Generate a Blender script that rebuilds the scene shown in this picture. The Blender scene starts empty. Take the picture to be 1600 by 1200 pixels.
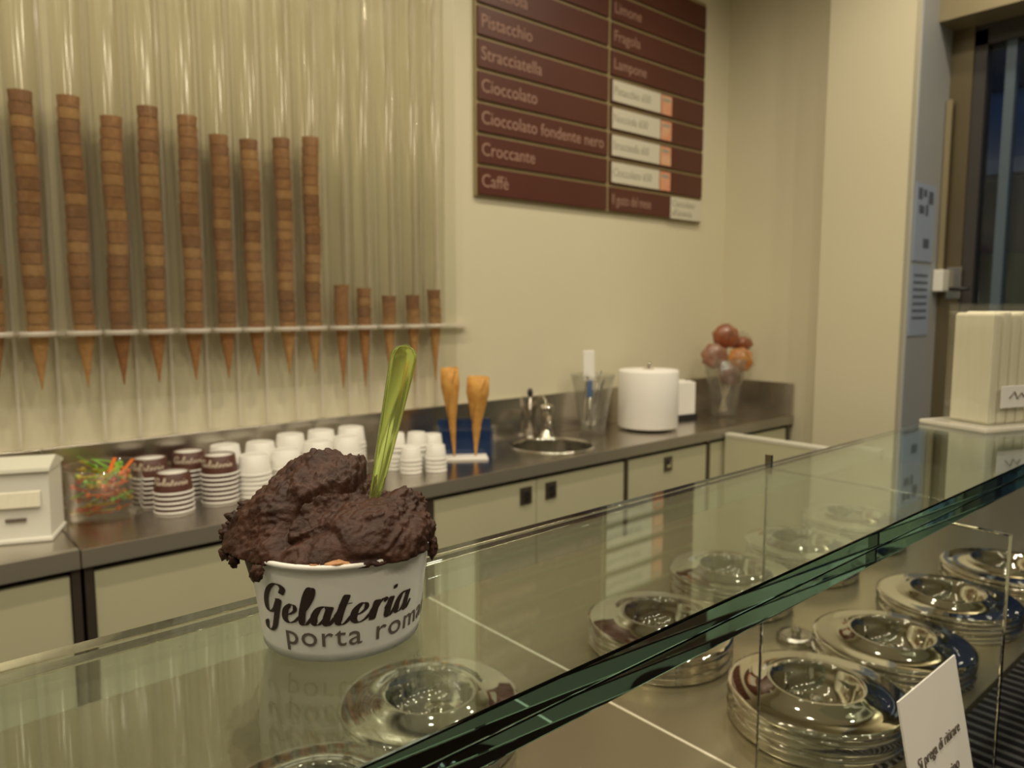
import bpy, bmesh, math, random
from mathutils import Vector, Matrix, noise
R_ = math.radians
sc = bpy.context.scene
col = sc.collection
rnd = random.Random(7)

# ------------------------------------------------------------------ camera, light, exposure
cd = bpy.data.cameras.new('camera'); cam = bpy.data.objects.new('camera', cd); col.objects.link(cam)
cd.sensor_width = 36.0; cd.lens = 1160/1600*36.0
cam.location = (0, 0, 1.40)
cam.rotation_euler = (R_(90-6.0), 0, R_(49.0-90.0))
cd.clip_start = 0.02
cd.dof.use_dof = True; cd.dof.focus_distance = 0.40; cd.dof.aperture_fstop = 12
sc.camera = cam

w = bpy.data.worlds.new('dusk'); sc.world = w; w.use_nodes = True
bg = w.node_tree.nodes['Background']
bg.inputs[0].default_value = (0.11, 0.185, 0.31, 1); bg.inputs[1].default_value = 0.55

def spot(x, y, z, power, radius=0.035, ang=150, tgt=None):
    l = bpy.data.lights.new('ceiling_spot', 'SPOT'); l.energy = power; l.color = (1.0, 0.876, 0.660)
    l.shadow_soft_size = radius; l.spot_size = R_(ang); l.spot_blend = 0.9
    o = bpy.data.objects.new('ceiling_spot', l); col.objects.link(o); o.location = (x, y, z)
    d = Vector(tgt if tgt else (x, y, 0)) - Vector((x, y, z))
    o.rotation_euler = d.to_track_quat('-Z', 'Y').to_euler()
    return o
LAMPS = [(x, y) for y in (1.2, 0.15, -1.2) for x in (-1.4, -.65, .1, .85, 1.6, 2.35)] + [(2.8, .7)]
for (x, y) in LAMPS:
    spot(x, y, 3.12, 26.5, tgt=(x+0.15, y+0.35, 0))

sc.view_settings.view_transform = 'Standard'; sc.view_settings.look = 'None'
sc.view_settings.gamma = 1.0; sc.view_settings.use_curve_mapping = False
sc.view_settings.exposure = 0.0
sc.cycles.max_bounces = 14; sc.cycles.transmission_bounces = 12; sc.cycles.transparent_max_bounces = 40
sc.cycles.glossy_bounces = 6; sc.cycles.diffuse_bounces = 4
sc.cycles.sample_clamp_indirect = 14.0

# ------------------------------------------------------------------ materials
def nt(name):
    m = bpy.data.materials.new(name); m.use_nodes = True
    return m, m.node_tree, m.node_tree.nodes['Principled BSDF']
def mat(name, c, rough=0.5, metal=0.0, c2=None, scale=8, stretch=None, bump=0.0, bscale=60, spec=None, coat=0, trans=0, sss=0):
    m, t, b = nt(name)
    b.inputs['Base Color'].default_value = (*c, 1); b.inputs['Roughness'].default_value = rough
    b.inputs['Metallic'].default_value = metal
    if spec is not None: b.inputs['Specular IOR Level'].default_value = spec
    if coat: b.inputs['Coat Weight'].default_value = coat
    if trans: b.inputs['Transmission Weight'].default_value = trans
    if sss:
        b.inputs['Subsurface Weight'].default_value = sss; b.inputs['Subsurface Scale'].default_value = 0.004
    if c2 or bump:
        tc = t.nodes.new('ShaderNodeTexCoord'); mp = t.nodes.new('ShaderNodeMapping')
        t.links.new(tc.outputs['Object'], mp.inputs[0])
        if stretch: mp.inputs['Scale'].default_value = stretch
    if c2:
        n = t.nodes.new('ShaderNodeTexNoise'); n.inputs['Scale'].default_value = scale; n.inputs['Detail'].default_value = 4
        t.links.new(mp.outputs[0], n.inputs['Vector'])
        r = t.nodes.new('ShaderNodeValToRGB'); r.color_ramp.elements[0].position = .35; r.color_ramp.elements[1].position = .65
        r.color_ramp.elements[0].color = (*c, 1); r.color_ramp.elements[1].color = (*c2, 1)
        t.links.new(n.outputs['Fac'], r.inputs[0]); t.links.new(r.outputs[0], b.inputs['Base Color'])
    if bump:
        n = t.nodes.new('ShaderNodeTexNoise'); n.inputs['Scale'].default_value = bscale; n.inputs['Detail'].default_value = 5
        t.links.new(mp.outputs[0], n.inputs['Vector'])
        bp = t.nodes.new('ShaderNodeBump'); bp.inputs['Strength'].default_value = bump; bp.inputs['Distance'].default_value = 0.01
        t.links.new(n.outputs['Fac'], bp.inputs['Height']); t.links.new(bp.outputs[0], b.inputs['Normal'])
    return m
def clear(name, tint=(1, 1, 1), refl=1.0, rough=0.03, ior=1.49, haze=0.0, hazec=(0.8, 0.8, 0.75)):
    """thin-walled clear plastic or pane: transparent, with a Fresnel reflection and a trace of haze"""
    m = bpy.data.materials.new(name); m.use_nodes = True; t = m.node_tree; t.nodes.clear()
    out = t.nodes.new('ShaderNodeOutputMaterial'); tr = t.nodes.new('ShaderNodeBsdfTransparent'); gl = t.nodes.new('ShaderNodeBsdfGlossy')
    fr = t.nodes.new('ShaderNodeFresnel'); mx = t.nodes.new('ShaderNodeMixShader')
    ge_ = t.nodes.new('ShaderNodeNewGeometry'); mr = t.nodes.new('ShaderNodeMapRange')      # same reflectance on both faces of the thin wall
    mr.inputs['To Min'].default_value = ior; mr.inputs['To Max'].default_value = 1/ior
    t.links.new(ge_.outputs['Backfacing'], mr.inputs[0]); t.links.new(mr.outputs[0], fr.inputs[0])
    tr.inputs[0].default_value = (*tint, 1); gl.inputs['Roughness'].default_value = rough
    gl.inputs[0].default_value = (refl, refl, refl, 1)
    t.links.new(fr.outputs[0], mx.inputs[0]); t.links.new(gl.outputs[0], mx.inputs[2])
    if haze:
        df = t.nodes.new('ShaderNodeBsdfTranslucent'); d2 = t.nodes.new('ShaderNodeBsdfDiffuse'); ad = t.nodes.new('ShaderNodeMixShader')
        df.inputs[0].default_value = (*hazec, 1); d2.inputs[0].default_value = (*hazec, 1)
        t.links.new(df.outputs[0], ad.inputs[1]); t.links.new(d2.outputs[0], ad.inputs[2])
        hz = t.nodes.new('ShaderNodeMixShader'); hz.inputs[0].default_value = haze
        t.links.new(tr.outputs[0], hz.inputs[1]); t.links.new(ad.outputs[0], hz.inputs[2]); t.links.new(hz.outputs[0], mx.inputs[1])
    else:
        t.links.new(tr.outputs[0], mx.inputs[1])
    t.links.new(mx.outputs[0], out.inputs[0])
    return m
def solid_glass(name, color, absorb, dens, rough=0.0, ior=1.35):
    m = bpy.data.materials.new(name); m.use_nodes = True; t = m.node_tree; t.nodes.clear()
    out = t.nodes.new('ShaderNodeOutputMaterial'); g = t.nodes.new('ShaderNodeBsdfGlass')
    g.inputs[0].default_value = (*color, 1); g.inputs['Roughness'].default_value = rough; g.inputs['IOR'].default_value = ior
    t.links.new(g.outputs[0], out.inputs[0])
    v = t.nodes.new('ShaderNodeVolumeAbsorption'); v.inputs[0].default_value = (*absorb, 1); v.inputs[1].default_value = dens
    t.links.new(v.outputs[0], out.inputs[1])
    return m

M = {}
M['wall'] = mat('cream_paint', (.66, .615, .455), .62, c2=(.635, .59, .435), scale=1.2, bump=.03, bscale=90)
M['wall_white'] = mat('pale_paint', (.66, .65, .55), .6)
M['dusk_tint_wall'] = mat('dusk_tinted_paint', (.37, .385, .39), .6, c2=(.34, .355, .37), scale=2)  # weak bluish daylight is put into this paint's colour
M['ceiling'] = mat('ceiling_paint', (.72, .70, .60), .8)
M['floor'] = mat('brown_floor_tile', (.16, .13, .10), .35, c2=(.20, .165, .13), scale=3)
M['cabinet'] = mat('sage_cream_laminate', (.56, .54, .365), .42, c2=(.54, .52, .35), scale=3)
M['post'] = mat('dark_bronze_metal', (.12, .095, .075), .38, .6)
M['steel'] = mat('brushed_steel', (.60, .56, .50), .24, 1.0, c2=(.55, .51, .455), scale=14, stretch=(.15, 3, 3))
M['steel_edge'] = mat('steel_edge', (.36, .33, .27), .34, .55)
M['chrome'] = mat('polished_steel', (.80, .775, .71), .032, 1.0)
M['dull_steel'] = mat('satin_steel', (.52, .50, .45), .22, 1.0)
M['well_top'] = mat('satin_worktop', (.50, .455, .315), .25, .86, c2=(.47, .43, .295), scale=5)
M['seam'] = mat('pale_joint', (.62, .58, .45), .5)
M['black'] = mat('black_plastic', (.02, .02, .022), .4)
M['dark'] = mat('dark_panel', (.05, .045, .045), .35)
M['vent'] = mat('vent_black', (.03, .03, .033), .45)
M['waffle'] = mat('wafer', (.36, .175, .058), .75, c2=(.27, .12, .038), scale=70, bump=.35, bscale=220)
M['waffle_pale'] = mat('pale_wafer', (.43, .24, .085), .75, c2=(.33, .165, .052), scale=60, bump=.35, bscale=200)
M['waffle_dark'] = mat('dark_wafer', (.28, .125, .042), .75, c2=(.21, .09, .03), scale=70, bump=.35, bscale=220)
M['waffle_big'] = mat('golden_wafer', (.62, .33, .075), .7, c2=(.50, .24, .05), scale=50)
M['paper'] = mat('white_card', (.78, .76, .72), .55)
M['paper_cup'] = mat('white_paper_cup', (.80, .785, .74), .42, c2=(.77, .755, .71), scale=6)
M['brown_cup'] = mat('brown_paper_cup', (.085, .028, .018), .45)
M['ink'] = mat('dark_brown_ink', (.028, .014, .011), .6)
M['ink_grey'] = mat('brown_grey_ink', (.13, .105, .085), .6)
M['ink_white'] = mat('cream_print', (.72, .62, .50), .6)
M['board'] = mat('brown_board', (.092, .026, .016), .42, c2=(.082, .022, .013), scale=3)
M['board_gap'] = mat('olive_board_edge', (.30, .235, .115), .5)
M['board_text'] = mat('faded_pink_lettering', (.34, .20, .15), .6)
M['label'] = mat('pale_label', (.60, .57, .46), .55)
M['label_text'] = mat('grey_label_print', (.33, .31, .25), .6)
M['peach'] = mat('peach_label', (.66, .40, .25), .55, c2=(.66, .27, .15), scale=20)
M['acrylic'] = clear('clear_acrylic', (.985, .985, .97), ior=1.42, haze=.025)
M['acrylic_panel'] = clear('acrylic_panel', (.985, .985, .97), ior=1.35, rough=.22, haze=.03)
M['acrylic_tube'] = clear('clear_tube', (.985, .98, .96), ior=1.22, rough=.15, haze=.03, hazec=(.85, .83, .72))
M['acrylic_edge'] = clear('frosted_acrylic', (.9, .9, .85), ior=1.45, rough=.1, haze=.75, hazec=(.90, .86, .78))
M['pane'] = clear('door_glass', (.80, .86, .90), ior=1.5, rough=.01)
M['glass'] = solid_glass('green_glass', (.985, 1, .995), (.03, .50, .49), 5.0)
M['glassware'] = clear('glassware', (.90, .90, .88), ior=1.55, rough=.03, haze=.06)
M['plastic_white'] = mat('white_plastic', (.76, .75, .68), .35)
M['napkin'] = mat('paper_napkin', (.80, .76, .62), .85, c2=(.77, .73, .59), scale=25, stretch=(8, 8, .6))
M['tissue'] = mat('white_tissue', (.86, .84, .80), .9, bump=.08, bscale=50)
M['blue'] = mat('blue_plastic', (.03, .08, .22), .3)
M['blue_clear'] = clear('blue_acrylic', (.25, .36, .62), ior=1.5, rough=.05, haze=.7, hazec=(.05, .11, .30))
M['spoon'] = mat('green_translucent_plastic', (.74, .90, .28), .10, trans=.88, coat=.3)
M['spoon'].node_tree.nodes['Principled BSDF'].inputs['IOR'].default_value = 1.45
for k, c in dict(sp_green=(.30, .62, .08), sp_orange=(.85, .22, .04), sp_yellow=(.72, .60, .06), sp_red=(.75, .10, .04)).items():
    M[k] = mat(k.replace('sp_', '') + '_spoon_plastic', c, .25, trans=.3)
M['cookie'] = mat('candied_cookie', (.42, .13, .03), .4, c2=(.60, .28, .06), scale=40, coat=.6, bump=.3, bscale=80)
M['cookie_red'] = mat('caramel_red', (.34, .09, .03), .3, c2=(.24, .06, .02), scale=40, coat=.8)
M['cookie_pink'] = mat('rosy_cookie', (.34, .16, .10), .4, c2=(.24, .09, .05), scale=30, coat=.6)
M['stick'] = mat('pale_stick', (.72, .60, .40), .6)
M['beam'] = mat('tan_metal', (.33, .28, .17), .35, .4)
M['frame'] = mat('bronze_frame', (.22, .18, .11), .30, .7)
M['notice'] = mat('bluish_paper', (.35, .42, .55), .6)
M['notice_ink'] = mat('notice_print', (.10, .12, .17), .6)
M['street'] = mat('asphalt', (.06, .065, .075), .7)
M['facade'] = mat('dusky_facade', (.22, .26, .34), .8, c2=(.14, .17, .24), scale=1.5)
M['awning'] = mat('olive_awning', (.16, .15, .05), .7)
M['win_dark'] = mat('dark_window', (.02, .025, .04), .15)
def gelato_mat():
    m, t, b = nt('chocolate_gelato')
    tc = t.nodes.new('ShaderNodeTexCoord')
    n = t.nodes.new('ShaderNodeTexNoise'); n.inputs['Scale'].default_value = 90; n.inputs['Detail'].default_value = 8
    t.links.new(tc.outputs['Object'], n.inputs['Vector'])
    r = t.nodes.new('ShaderNodeValToRGB'); r.color_ramp.elements[0].position = .3; r.color_ramp.elements[1].position = .7
    r.color_ramp.elements[0].color = (.024, .0085, .0048, 1); r.color_ramp.elements[1].color = (.068, .027, .0155, 1)
    t.links.new(n.outputs['Fac'], r.inputs[0]); t.links.new(r.outputs[0], b.inputs['Base Color'])
    n2 = t.nodes.new('ShaderNodeTexNoise'); n2.inputs['Scale'].default_value = 420; n2.inputs['Detail'].default_value = 6
    t.links.new(tc.outputs['Object'], n2.inputs['Vector'])
    bp = t.nodes.new('ShaderNodeBump'); bp.inputs['Strength'].default_value = .5; bp.inputs['Distance'].default_value = .0012
    t.links.new(n2.outputs['Fac'], bp.inputs['Height']); t.links.new(bp.outputs[0], b.inputs['Normal'])
    b.inputs['Roughness'].default_value = .50; b.inputs['Specular IOR Level'].default_value = .28
    return m
M['gelato'] = gelato_mat()

# ------------------------------------------------------------------ mesh helpers
class MB:
    def __init__(s): s.v = []; s.f = []; s.sm = []
    def add(s, vs, fs, smooth=False, mx=None):
        o = len(s.v)
        s.v += [tuple(mx @ Vector(p)) if mx else tuple(p) for p in vs]
        s.f += [tuple(i+o for i in f) for f in fs]; s.sm += [smooth]*len(fs)
        return s
    def box(s, x0, x1, y0, y1, z0, z1, mx=None, b=0.0):
        if b <= 0:
            vs = [(x, y, z) for z in (z0, z1) for y in (y0, y1) for x in (x0, x1)]
            return s.add(vs, [(0, 2, 3, 1), (4, 5, 7, 6), (0, 1, 5, 4), (2, 6, 7, 3), (0, 4, 6, 2), (1, 3, 7, 5)], False, mx)
        bm = bmesh.new(); bmesh.ops.create_cube(bm, size=1)
        for v in bm.verts:
            v.co = Vector(((x0+x1)/2+v.co.x*(x1-x0), (y0+y1)/2+v.co.y*(y1-y0), (z0+z1)/2+v.co.z*(z1-z0)))
        bmesh.ops.bevel(bm, geom=bm.edges[:], offset=b, segments=2, profile=.5, affect='EDGES')
        vs = [tuple(v.co) for v in bm.verts]; fs = [tuple(v.index for v in f.verts) for f in bm.faces]
        bm.verts.index_update(); fs = [tuple(v.index for v in f.verts) for f in bm.faces]; bm.free()
        return s.add(vs, fs, False, mx)
    def lathe(s, prof, n=32, cx=0, cy=0, mx=None, smooth=True, close=False):
        """prof: (radius, z) points; ends at radius 0 are capped with a point"""
        vs = []; idx = []
        for r, z in prof:
            if r < 1e-6: idx.append([len(vs)]); vs.append((cx, cy, z))
            else:
                idx.append(list(range(len(vs), len(vs)+n)))
                vs += [(cx+r*math.cos(2*math.pi*k/n), cy+r*math.sin(2*math.pi*k/n), z) for k in range(n)]
        fs = []
        pr = list(zip(idx, idx[1:])) + ([(idx[-1], idx[0])] if close else [])
        for a, b in pr:
            for k in range(n):
                k2 = (k+1) % n
                q = (a[k % len(a)], a[k2 % len(a)], b[k2 % len(b)], b[k % len(b)])
                q = tuple(dict.fromkeys(q))
                if len(q) > 2: fs.append(q)
        return s.add(vs, fs, smooth, mx)
    def tube(s, pts, r, n=8, cap=True, smooth=True):
        pts = [Vector(p) for p in pts]; rs = r if isinstance(r, (list, tuple)) else [r]*len(pts)
        vs = []; up = None
        for i, p in enumerate(pts):
            d = (pts[min(i+1, len(pts)-1)] - pts[max(i-1, 0)]).normalized()
            if up is None: up = d.orthogonal().normalized()
            a = (up - d*up.dot(d)).normalized(); b = d.cross(a); up = a
            vs += [p + (a*math.cos(2*math.pi*k/n)+b*math.sin(2*math.pi*k/n))*rs[i] for k in range(n)]
        fs = [(i*n+k, i*n+(k+1) % n, (i+1)*n+(k+1) % n, (i+1)*n+k) for i in range(len(pts)-1) for k in range(n)]
        if cap: fs += [tuple(range(n))[::-1], tuple((len(pts)-1)*n+k for k in range(n))]
        return s.add(vs, fs, smooth)
    def mesh(s, name, m):
        me = bpy.data.meshes.new(name); me.from_pydata(s.v, [], s.f); me.validate()
        bm = bmesh.new(); bm.from_mesh(me); bmesh.ops.recalc_face_normals(bm, faces=bm.faces); bm.to_mesh(me); bm.free()
        if len(s.sm) == len(me.polygons): me.polygons.foreach_set('use_smooth', s.sm)
        me.materials.append(m); me.update(); return me
    def obj(s, name, m, parent=None, loc=None):
        return link(name, s.mesh(name, m), parent, loc)
def link(name, me, parent=None, loc=None):
    o = bpy.data.objects.new(name, me); col.objects.link(o)
    if parent: o.parent = parent
    if loc: o.location = loc
    return o
def tag(o, label, cat, group=None):
    o['label'] = label; o['category'] = cat
    if group: o['group'] = group
    return o
def thing(name, label, cat, loc=(0, 0, 0), rz=0, group=None):
    o = bpy.data.objects.new(name, None); col.objects.link(o); o.location = loc; o.rotation_euler = (0, 0, rz)
    o.empty_display_size = .05
    return tag(o, label, cat, group)
def struct(o): o['kind'] = 'structure'; return o
def copy_tree(o, parent=None):
    c = o.copy(); col.objects.link(c); c.parent = parent
    for ch in list(o.children): copy_tree(ch, c)
    return c
def B(x0, x1, y0, y1, z0, z1, b=0.0): return MB().box(x0, x1, y0, y1, z0, z1, None, b)
def text(name, body, size, m, parent, mx, extrude=.0004, align='LEFT', sx=1.0, wrap=None, spacing=1.0):
    cu = bpy.data.curves.new(name, 'FONT'); cu.body = body; cu.size = size; cu.extrude = extrude; cu.align_x = align
    cu.resolution_u = 3; cu.space_character = spacing
    o = bpy.data.objects.new(name, cu); me = bpy.data.meshes.new_from_object(o); bpy.data.objects.remove(o); bpy.data.curves.remove(cu)
    me.name = name; me.materials.clear(); me.materials.append(m)
    for v in me.vertices:
        p = Vector((v.co.x*sx, v.co.y, v.co.z)); v.co = wrap(p) if wrap else mx @ p
    return link(name, me, parent)
WALLTXT = lambda x, y, z: Matrix.Translation((x, y, z)) @ Matrix.Rotation(R_(90), 4, 'X')   # faces -Y

def ordinal(n):
    names = ['topmost', 'second', 'third', 'fourth', 'fifth', 'sixth', 'seventh', 'eighth', 'ninth', 'tenth', 'eleventh', 'twelfth',
             'thirteenth', 'fourteenth', 'fifteenth', 'sixteenth', 'seventeenth', 'eighteenth', 'nineteenth', 'twentieth', 'twenty first', 'twenty second']
    return names[n]

# ------------------------------------------------------------------ the room
YW = 2.10
struct(B(-3.0, 3.3, YW, YW+.15, 0, 3.25).obj('wall_back', M['wall']))
struct(B(-3.15, -3.0, -3.2, YW+.15, 0, 3.25).obj('wall_left', M['wall']))
struct(B(-3.15, 6.0, -3.35, -3.2, 0, 3.25).obj('wall_front', M['wall_white']))
struct(B(3.2, 3.65, 1.56, YW, 0, 3.25).obj('wall_right', M['wall']))
struct(B(3.1, 3.65, 1.22, 1.56, 0, 3.25).obj('wall_pillar', M['wall']))
fl = struct(B(-3.15, 6.0, -3.35, YW+.15, -.1, 0).obj('floor', M['floor']))
struct(B(-3.15, 3.8, -3.35, YW+.15, 3.25, 3.35).obj('ceiling', M['ceiling']))
# pillar's camera-side face by the door, dim bluish daylight put into its colour
struct(B(3.145, 3.49, 1.212, 1.22, 0, 3.25).obj('trim_1', M['dusk_tint_wall']))
# front shop window wall, X = 3.5, glass from floor to header
struct(B(3.45, 3.60, 1.13, 1.212, 0, 2.52).obj('trim_2', M['frame']))
d1 = struct(B(3.49, 3.50, -3.2, 1.085, .12, 2.50).obj('window_1', M['pane']))
struct(B(3.46, 3.54, 1.085, 1.13, .0, 2.50).obj('trim_3', M['dark']))
B(3.47, 3.52, .985, 1.02, .12, 2.50).obj('window_frame', mat('blue_grey_frame', (.10, .14, .19), .4, .3), d1)
B(3.46, 3.54, -3.2, 1.085, 0, .12).obj('window_frame', M['dark'], d1)
struct(B(3.30, 3.62, -3.2, 1.212, 2.52, 3.25).obj('wall_header', M['beam']))
struct(B(3.46, 3.56, -3.2, 1.212, 2.44, 2.52).obj('trim_4', M['dark']))
# street outside
b = thing('facade', 'dusky building facade across the street seen through the shop window', 'building', (9.0, 2.0, 0))
B(0, .4, -9, 3, 0, 9).obj('wall', M['facade'], b)
for k in range(4):
    for zz in (1.0, 3.6, 6.2):
        f = B(-.06, 0, -7.5+2.6*k, -6.2+2.6*k, zz, zz+1.7).obj('window', M['win_dark'], b)
    B(-.1, 0, -7.7+2.6*k, -6.0+2.6*k, 2.75, 2.9).obj('ledge', M['dusk_tint_wall'], b)
aw = B(7.4, 8.9, -3.0, 4.6, 1.32, 1.85).obj('awning', M['awning']); tag(aw, 'olive shop awning band outside beyond the window', 'awning')
aw.location.z = 0
pv = B(6.0, 12, -9, 6, -.1, 0).obj('pavement', M['street']); struct(pv)

# notices, conduit and alarm box beside the door
def notice(x0, x1, z0, z1, label, rows):
    t = thing('notice', label, 'notice', (x0, 1.211, z0))
    B(0, x1-x0, -.003, 0, 0, z1-z0).obj('sheet', M['notice'], t)
    for (a, b_, c, d) in rows:
        B(a*(x1-x0), b_*(x1-x0), -.0045, -.003, c*(z1-z0), d*(z1-z0)).obj('print', M['notice_ink'], t)
notice(3.16, 3.36, 1.58, 1.885, 'upper bluish notice with dark pictograms taped beside the shop window',
       [(.10, .30, .80, .94), (.36, .52, .84, .93), (.62, .86, .76, .92), (.16, .42, .62, .72), (.5, .62, .60, .74), (.45, .75, .18, .30)])
notice(3.155, 3.35, 1.28, 1.565, 'lower bluish notice filled with small print, below the pictogram notice',
       [(.12, .85, .84-.1*k, .87-.1*k) for k in range(7)])
t = thing('alarm_box', 'small cream switch box at foot of a thin conduit beside the window', 'switch', (3.43, 1.19, 1.46))
B(-.05, .02, -.02, .021, 0, .09, .004).obj('box', M['plastic_white'], t)
B(-.016, -.004, -.004, .018, .09, .78).obj('conduit', M['beam'], t)
t = thing('window_lock', 'steel lock plate on the bronze window frame', 'lock', (3.44, 1.15, 1.47))
B(0, .012, -.03, .03, -.04, .09, .003).obj('plate', M['dull_steel'], t)
MB().tube([(-.002, 0, 0), (-.035, 0, 0), (-.035, -.07, 0)], .008).obj('lever', M['black'], t)

# ------------------------------------------------------------------ back worktop run with cabinets
YF = 1.70
def top_with_hole(x0, x1, y0, y1, z0, z1, cx, cy, r, h):
    """slab x0..x1 with a round hole cut inside the square cx-h..cx+h"""
    b = MB(); n = 64
    for (a, c) in ((x0, cx-h), (cx+h, x1)):
        b.box(a, c, y0, y1, z0, z1)
    b.box(cx-h, cx+h, y0, cy-h, z0, z1); b.box(cx-h, cx+h, cy+h, y1, z0, z1)
    vs = []
    for k in range(n):
        a = 2*math.pi*k/n; c, s_ = math.cos(a), math.sin(a); q = h/max(abs(c), abs(s_))
        vs += [(cx+c*q, cy+s_*q, z1), (cx+c*r, cy+s_*r, z1), (cx+c*r, cy+s_*r, z0), (cx+c*q, cy+s_*q, z0)]
    fs = []
    for k in range(n):
        i, j = 4*k, 4*((k+1) % n)
        fs += [(i, j, j+1, i+1), (i+1, j+1, j+2, i+2), (i+2, j+2, j+3, i+3)]
    b.add(vs, fs)
    return b
SX, SY = 1.835, 1.893
t = thing('worktop', 'long stainless steel worktop with round sink along the back wall', 'worktop', (0, 0, 0))
top_with_hole(.304, 3.19, YF+.004, YW-.002, .880, .900, SX, SY, .144, .17).obj('slab', M['steel'], t)
B(.304, 3.192, YF, YF+.022, .862, .8995).obj('front_edge', M['steel_edge'], t)
B(.304, 3.19, YW-.014, YW-.001, .900, 1.055, .002).obj('backsplash', M['steel'], t)
B(3.176, 3.192, YF+.004, YW-.014, .900, 1.048, .002).obj('side_splash', M['steel'], t)
MB().lathe([(.154, .9005), (.154, .9035), (.148, .905), (.143, .903), (.141, .895)], 64, SX, SY).obj('sink_rim', M['chrome'], t)
MB().lathe([(.1415, .899), (.136, .80), (.118, .765), (.06, .755), (.02, .754), (0, .754)], 48, SX, SY).obj('sink_bowl', M['dull_steel'], t)
t = thing('worktop', 'short stainless steel worktop end left of the joint, bearing the napkin box', 'worktop', (0, 0, 0))
B(-2.2, .301, YF+.004, YW-.002, .880, .900).obj('slab', M['steel'], t)
B(-2.2, .301, YF, YF+.022, .862, .9015).obj("front_edge", M["steel_edge"], t)
B(-2.2, .301, YW-.014, YW-.001, .900, 1.055, .002).obj('backsplash', M['steel'], t)

def cabinet(x0, x1, label, doors, legs=True):
    t = thing('cabinet', label, 'cabinet', (x0, YF+.012, 0))
    W = x1-x0
    if legs: B(.001, W-.001, .022, .37, .08, .858).obj('body', M['dark'], t)
    else:      # hollow under the sink
        MB().box(.001, W-.001, .022, .37, .08, .74).box(.001, .30, .022, .37, .74, .858).box(.79, W-.001, .022, .37, .74, .858).obj('body', M['dark'], t)
    B(.02, W-.02, .05, .36, 0, .08).obj('plinth', M['dark'], t)
    for (a, c, hx) in doors:
        d = B(a-x0+.0015, c-x0-.0015, 0, .02, .10, .846, .0015).obj('door', M['cabinet'], t)
        if hx is not None:
            hx -= x0
            for q in (MB().box(hx-.024, hx+.024, -.004, 0, .775, .829),):
                q.obj('handle', M['post'], d)
            MB().box(hx-.012, hx+.012, -.0075, -.004, .788, .816).obj('handle_grip', M['chrome'], d)
            MB().box(hx-.013, hx+.006, -.009, -.0075, .800, .818).obj('handle_slot', M['black'], d)
def post(x0, x1, y=YF+.008, label=''):
    tag(B(x0, x1, y, y+.05, 0, .860).obj('cabinet_post', M['post']), label, 'post')
cabinet(-.75, .284, 'cream cabinet at far left below the napkin box', [(-.75, .284, None)])
post(.285, .301, label='dark bronze post left of the dark gap under the worktop joint')
post(.309, .325, label='dark bronze post right of the dark gap under the worktop joint')
cabinet(.326, 1.160, 'wide cream cabinet below the stacked paper cups', [(.326, .742, None), (.742, 1.160, None)])
post(1.161, 1.190, label='dark bronze post between the cup stacks cabinet and the sink cabinet')
cabinet(1.191, 2.022, 'cream two-door cabinet below the round sink with paired square handles', [(1.191, 1.593, 1.545), (1.593, 2.022, 1.655)], False)
post(2.023, 2.040, label='slim dark post between the sink cabinet and the single-handle cabinet')
cabinet(2.041, 2.528, 'cream cabinet below the paper roll with one square handle', [(2.041, 2.528, 2.275)])
post(2.529, 2.548, label='slim dark post left of the white partition')
cabinet(2.549, 3.15, 'cream cabinet at the far right behind the white partition', [(2.549, 3.15, None)])
post(3.151, 3.175, label='slim dark post under the right end of the worktop')
# partition closing the aisle
t = thing('partition', 'low cream partition panel closing the aisle right of the display counter', 'partition', (2.63, 1.078, 0))
B(0, .03, 0, .615, 0, .868).obj('panel', M['cabinet'], t)
B(-.002, .034, -.0, .617, .868, .882, .002).obj('capping', M['wall_white'], t)

# ------------------------------------------------------------------ display counter with gelato wells
ZC_ = .860
t = thing('display_counter', 'brown-grey gelato display counter with recessed round wells', 'counter', (0, 0, 0))
B(-1.4, .733, .315, 1.075, ZC_-.028, ZC_).obj('worktop_panel', M['well_top'], t)
B(.737, 2.625, .315, 1.075, ZC_-.028, ZC_).obj('worktop_panel', M['well_top'], t)
B(.733, .737, .315, 1.075, ZC_-.028, ZC_+.0004).obj('joint_strip', M['seam'], t)
B(-1.4, 2.62, .03, 1.07, .05, ZC_-.028).obj('body', M['dark'], t)
B(-1.4, 2.62, .012, .030, .05, ZC_-.002).obj('front_rail', M['dark'], t)
g = B(.10, 2.61, .03, .315, ZC_-.028, ZC_-.020).obj('vent_tray', M['black'], t)
me = MB().box(-.004, .004, .035, .310, ZC_-.020, ZC_-.002).mesh('vent_slat', M['vent'])
for k in range(120):
    o = link('vent_slat', me, t, (.12+.0208*k, 0, 0))

# lids
def lid_mesh(R):
    p = [(R-.006, 0), (R, .003), (R-.001, .006), (R-.007, .0075), (R-.02, .0075), (R*.72, .0095), (R*.60, .0135), (R*.545, .0175), (R*.51, .0180), (R*.48, .015),
         (R*.45, .004), (R*.41, -.008), (R*.35, -.015), (R*.28, -.0175), (R*.12, -.0175), (R*.10, -.0160), (0, -.0155)]
    return MB().lathe(p, 80)
LR = .112
ml = lid_mesh(LR).mesh('lid', M['chrome'])
mk = MB().lathe([(.006, -.0158), (.005, -.010), (.009, -.0075), (.0095, -.005), (.006, -.003), (0, -.0025)], 24).mesh('knob', M['chrome'])
mc = MB().lathe([(LR-.012, 0), (LR-.003, .001), (LR-.001, .004), (LR-.008, .0065), (LR-.003, .009), (LR-.0, .012), (LR-.007, .0155), (LR-.02, .0158)], 72).mesh('collar', M['chrome'])
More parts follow.
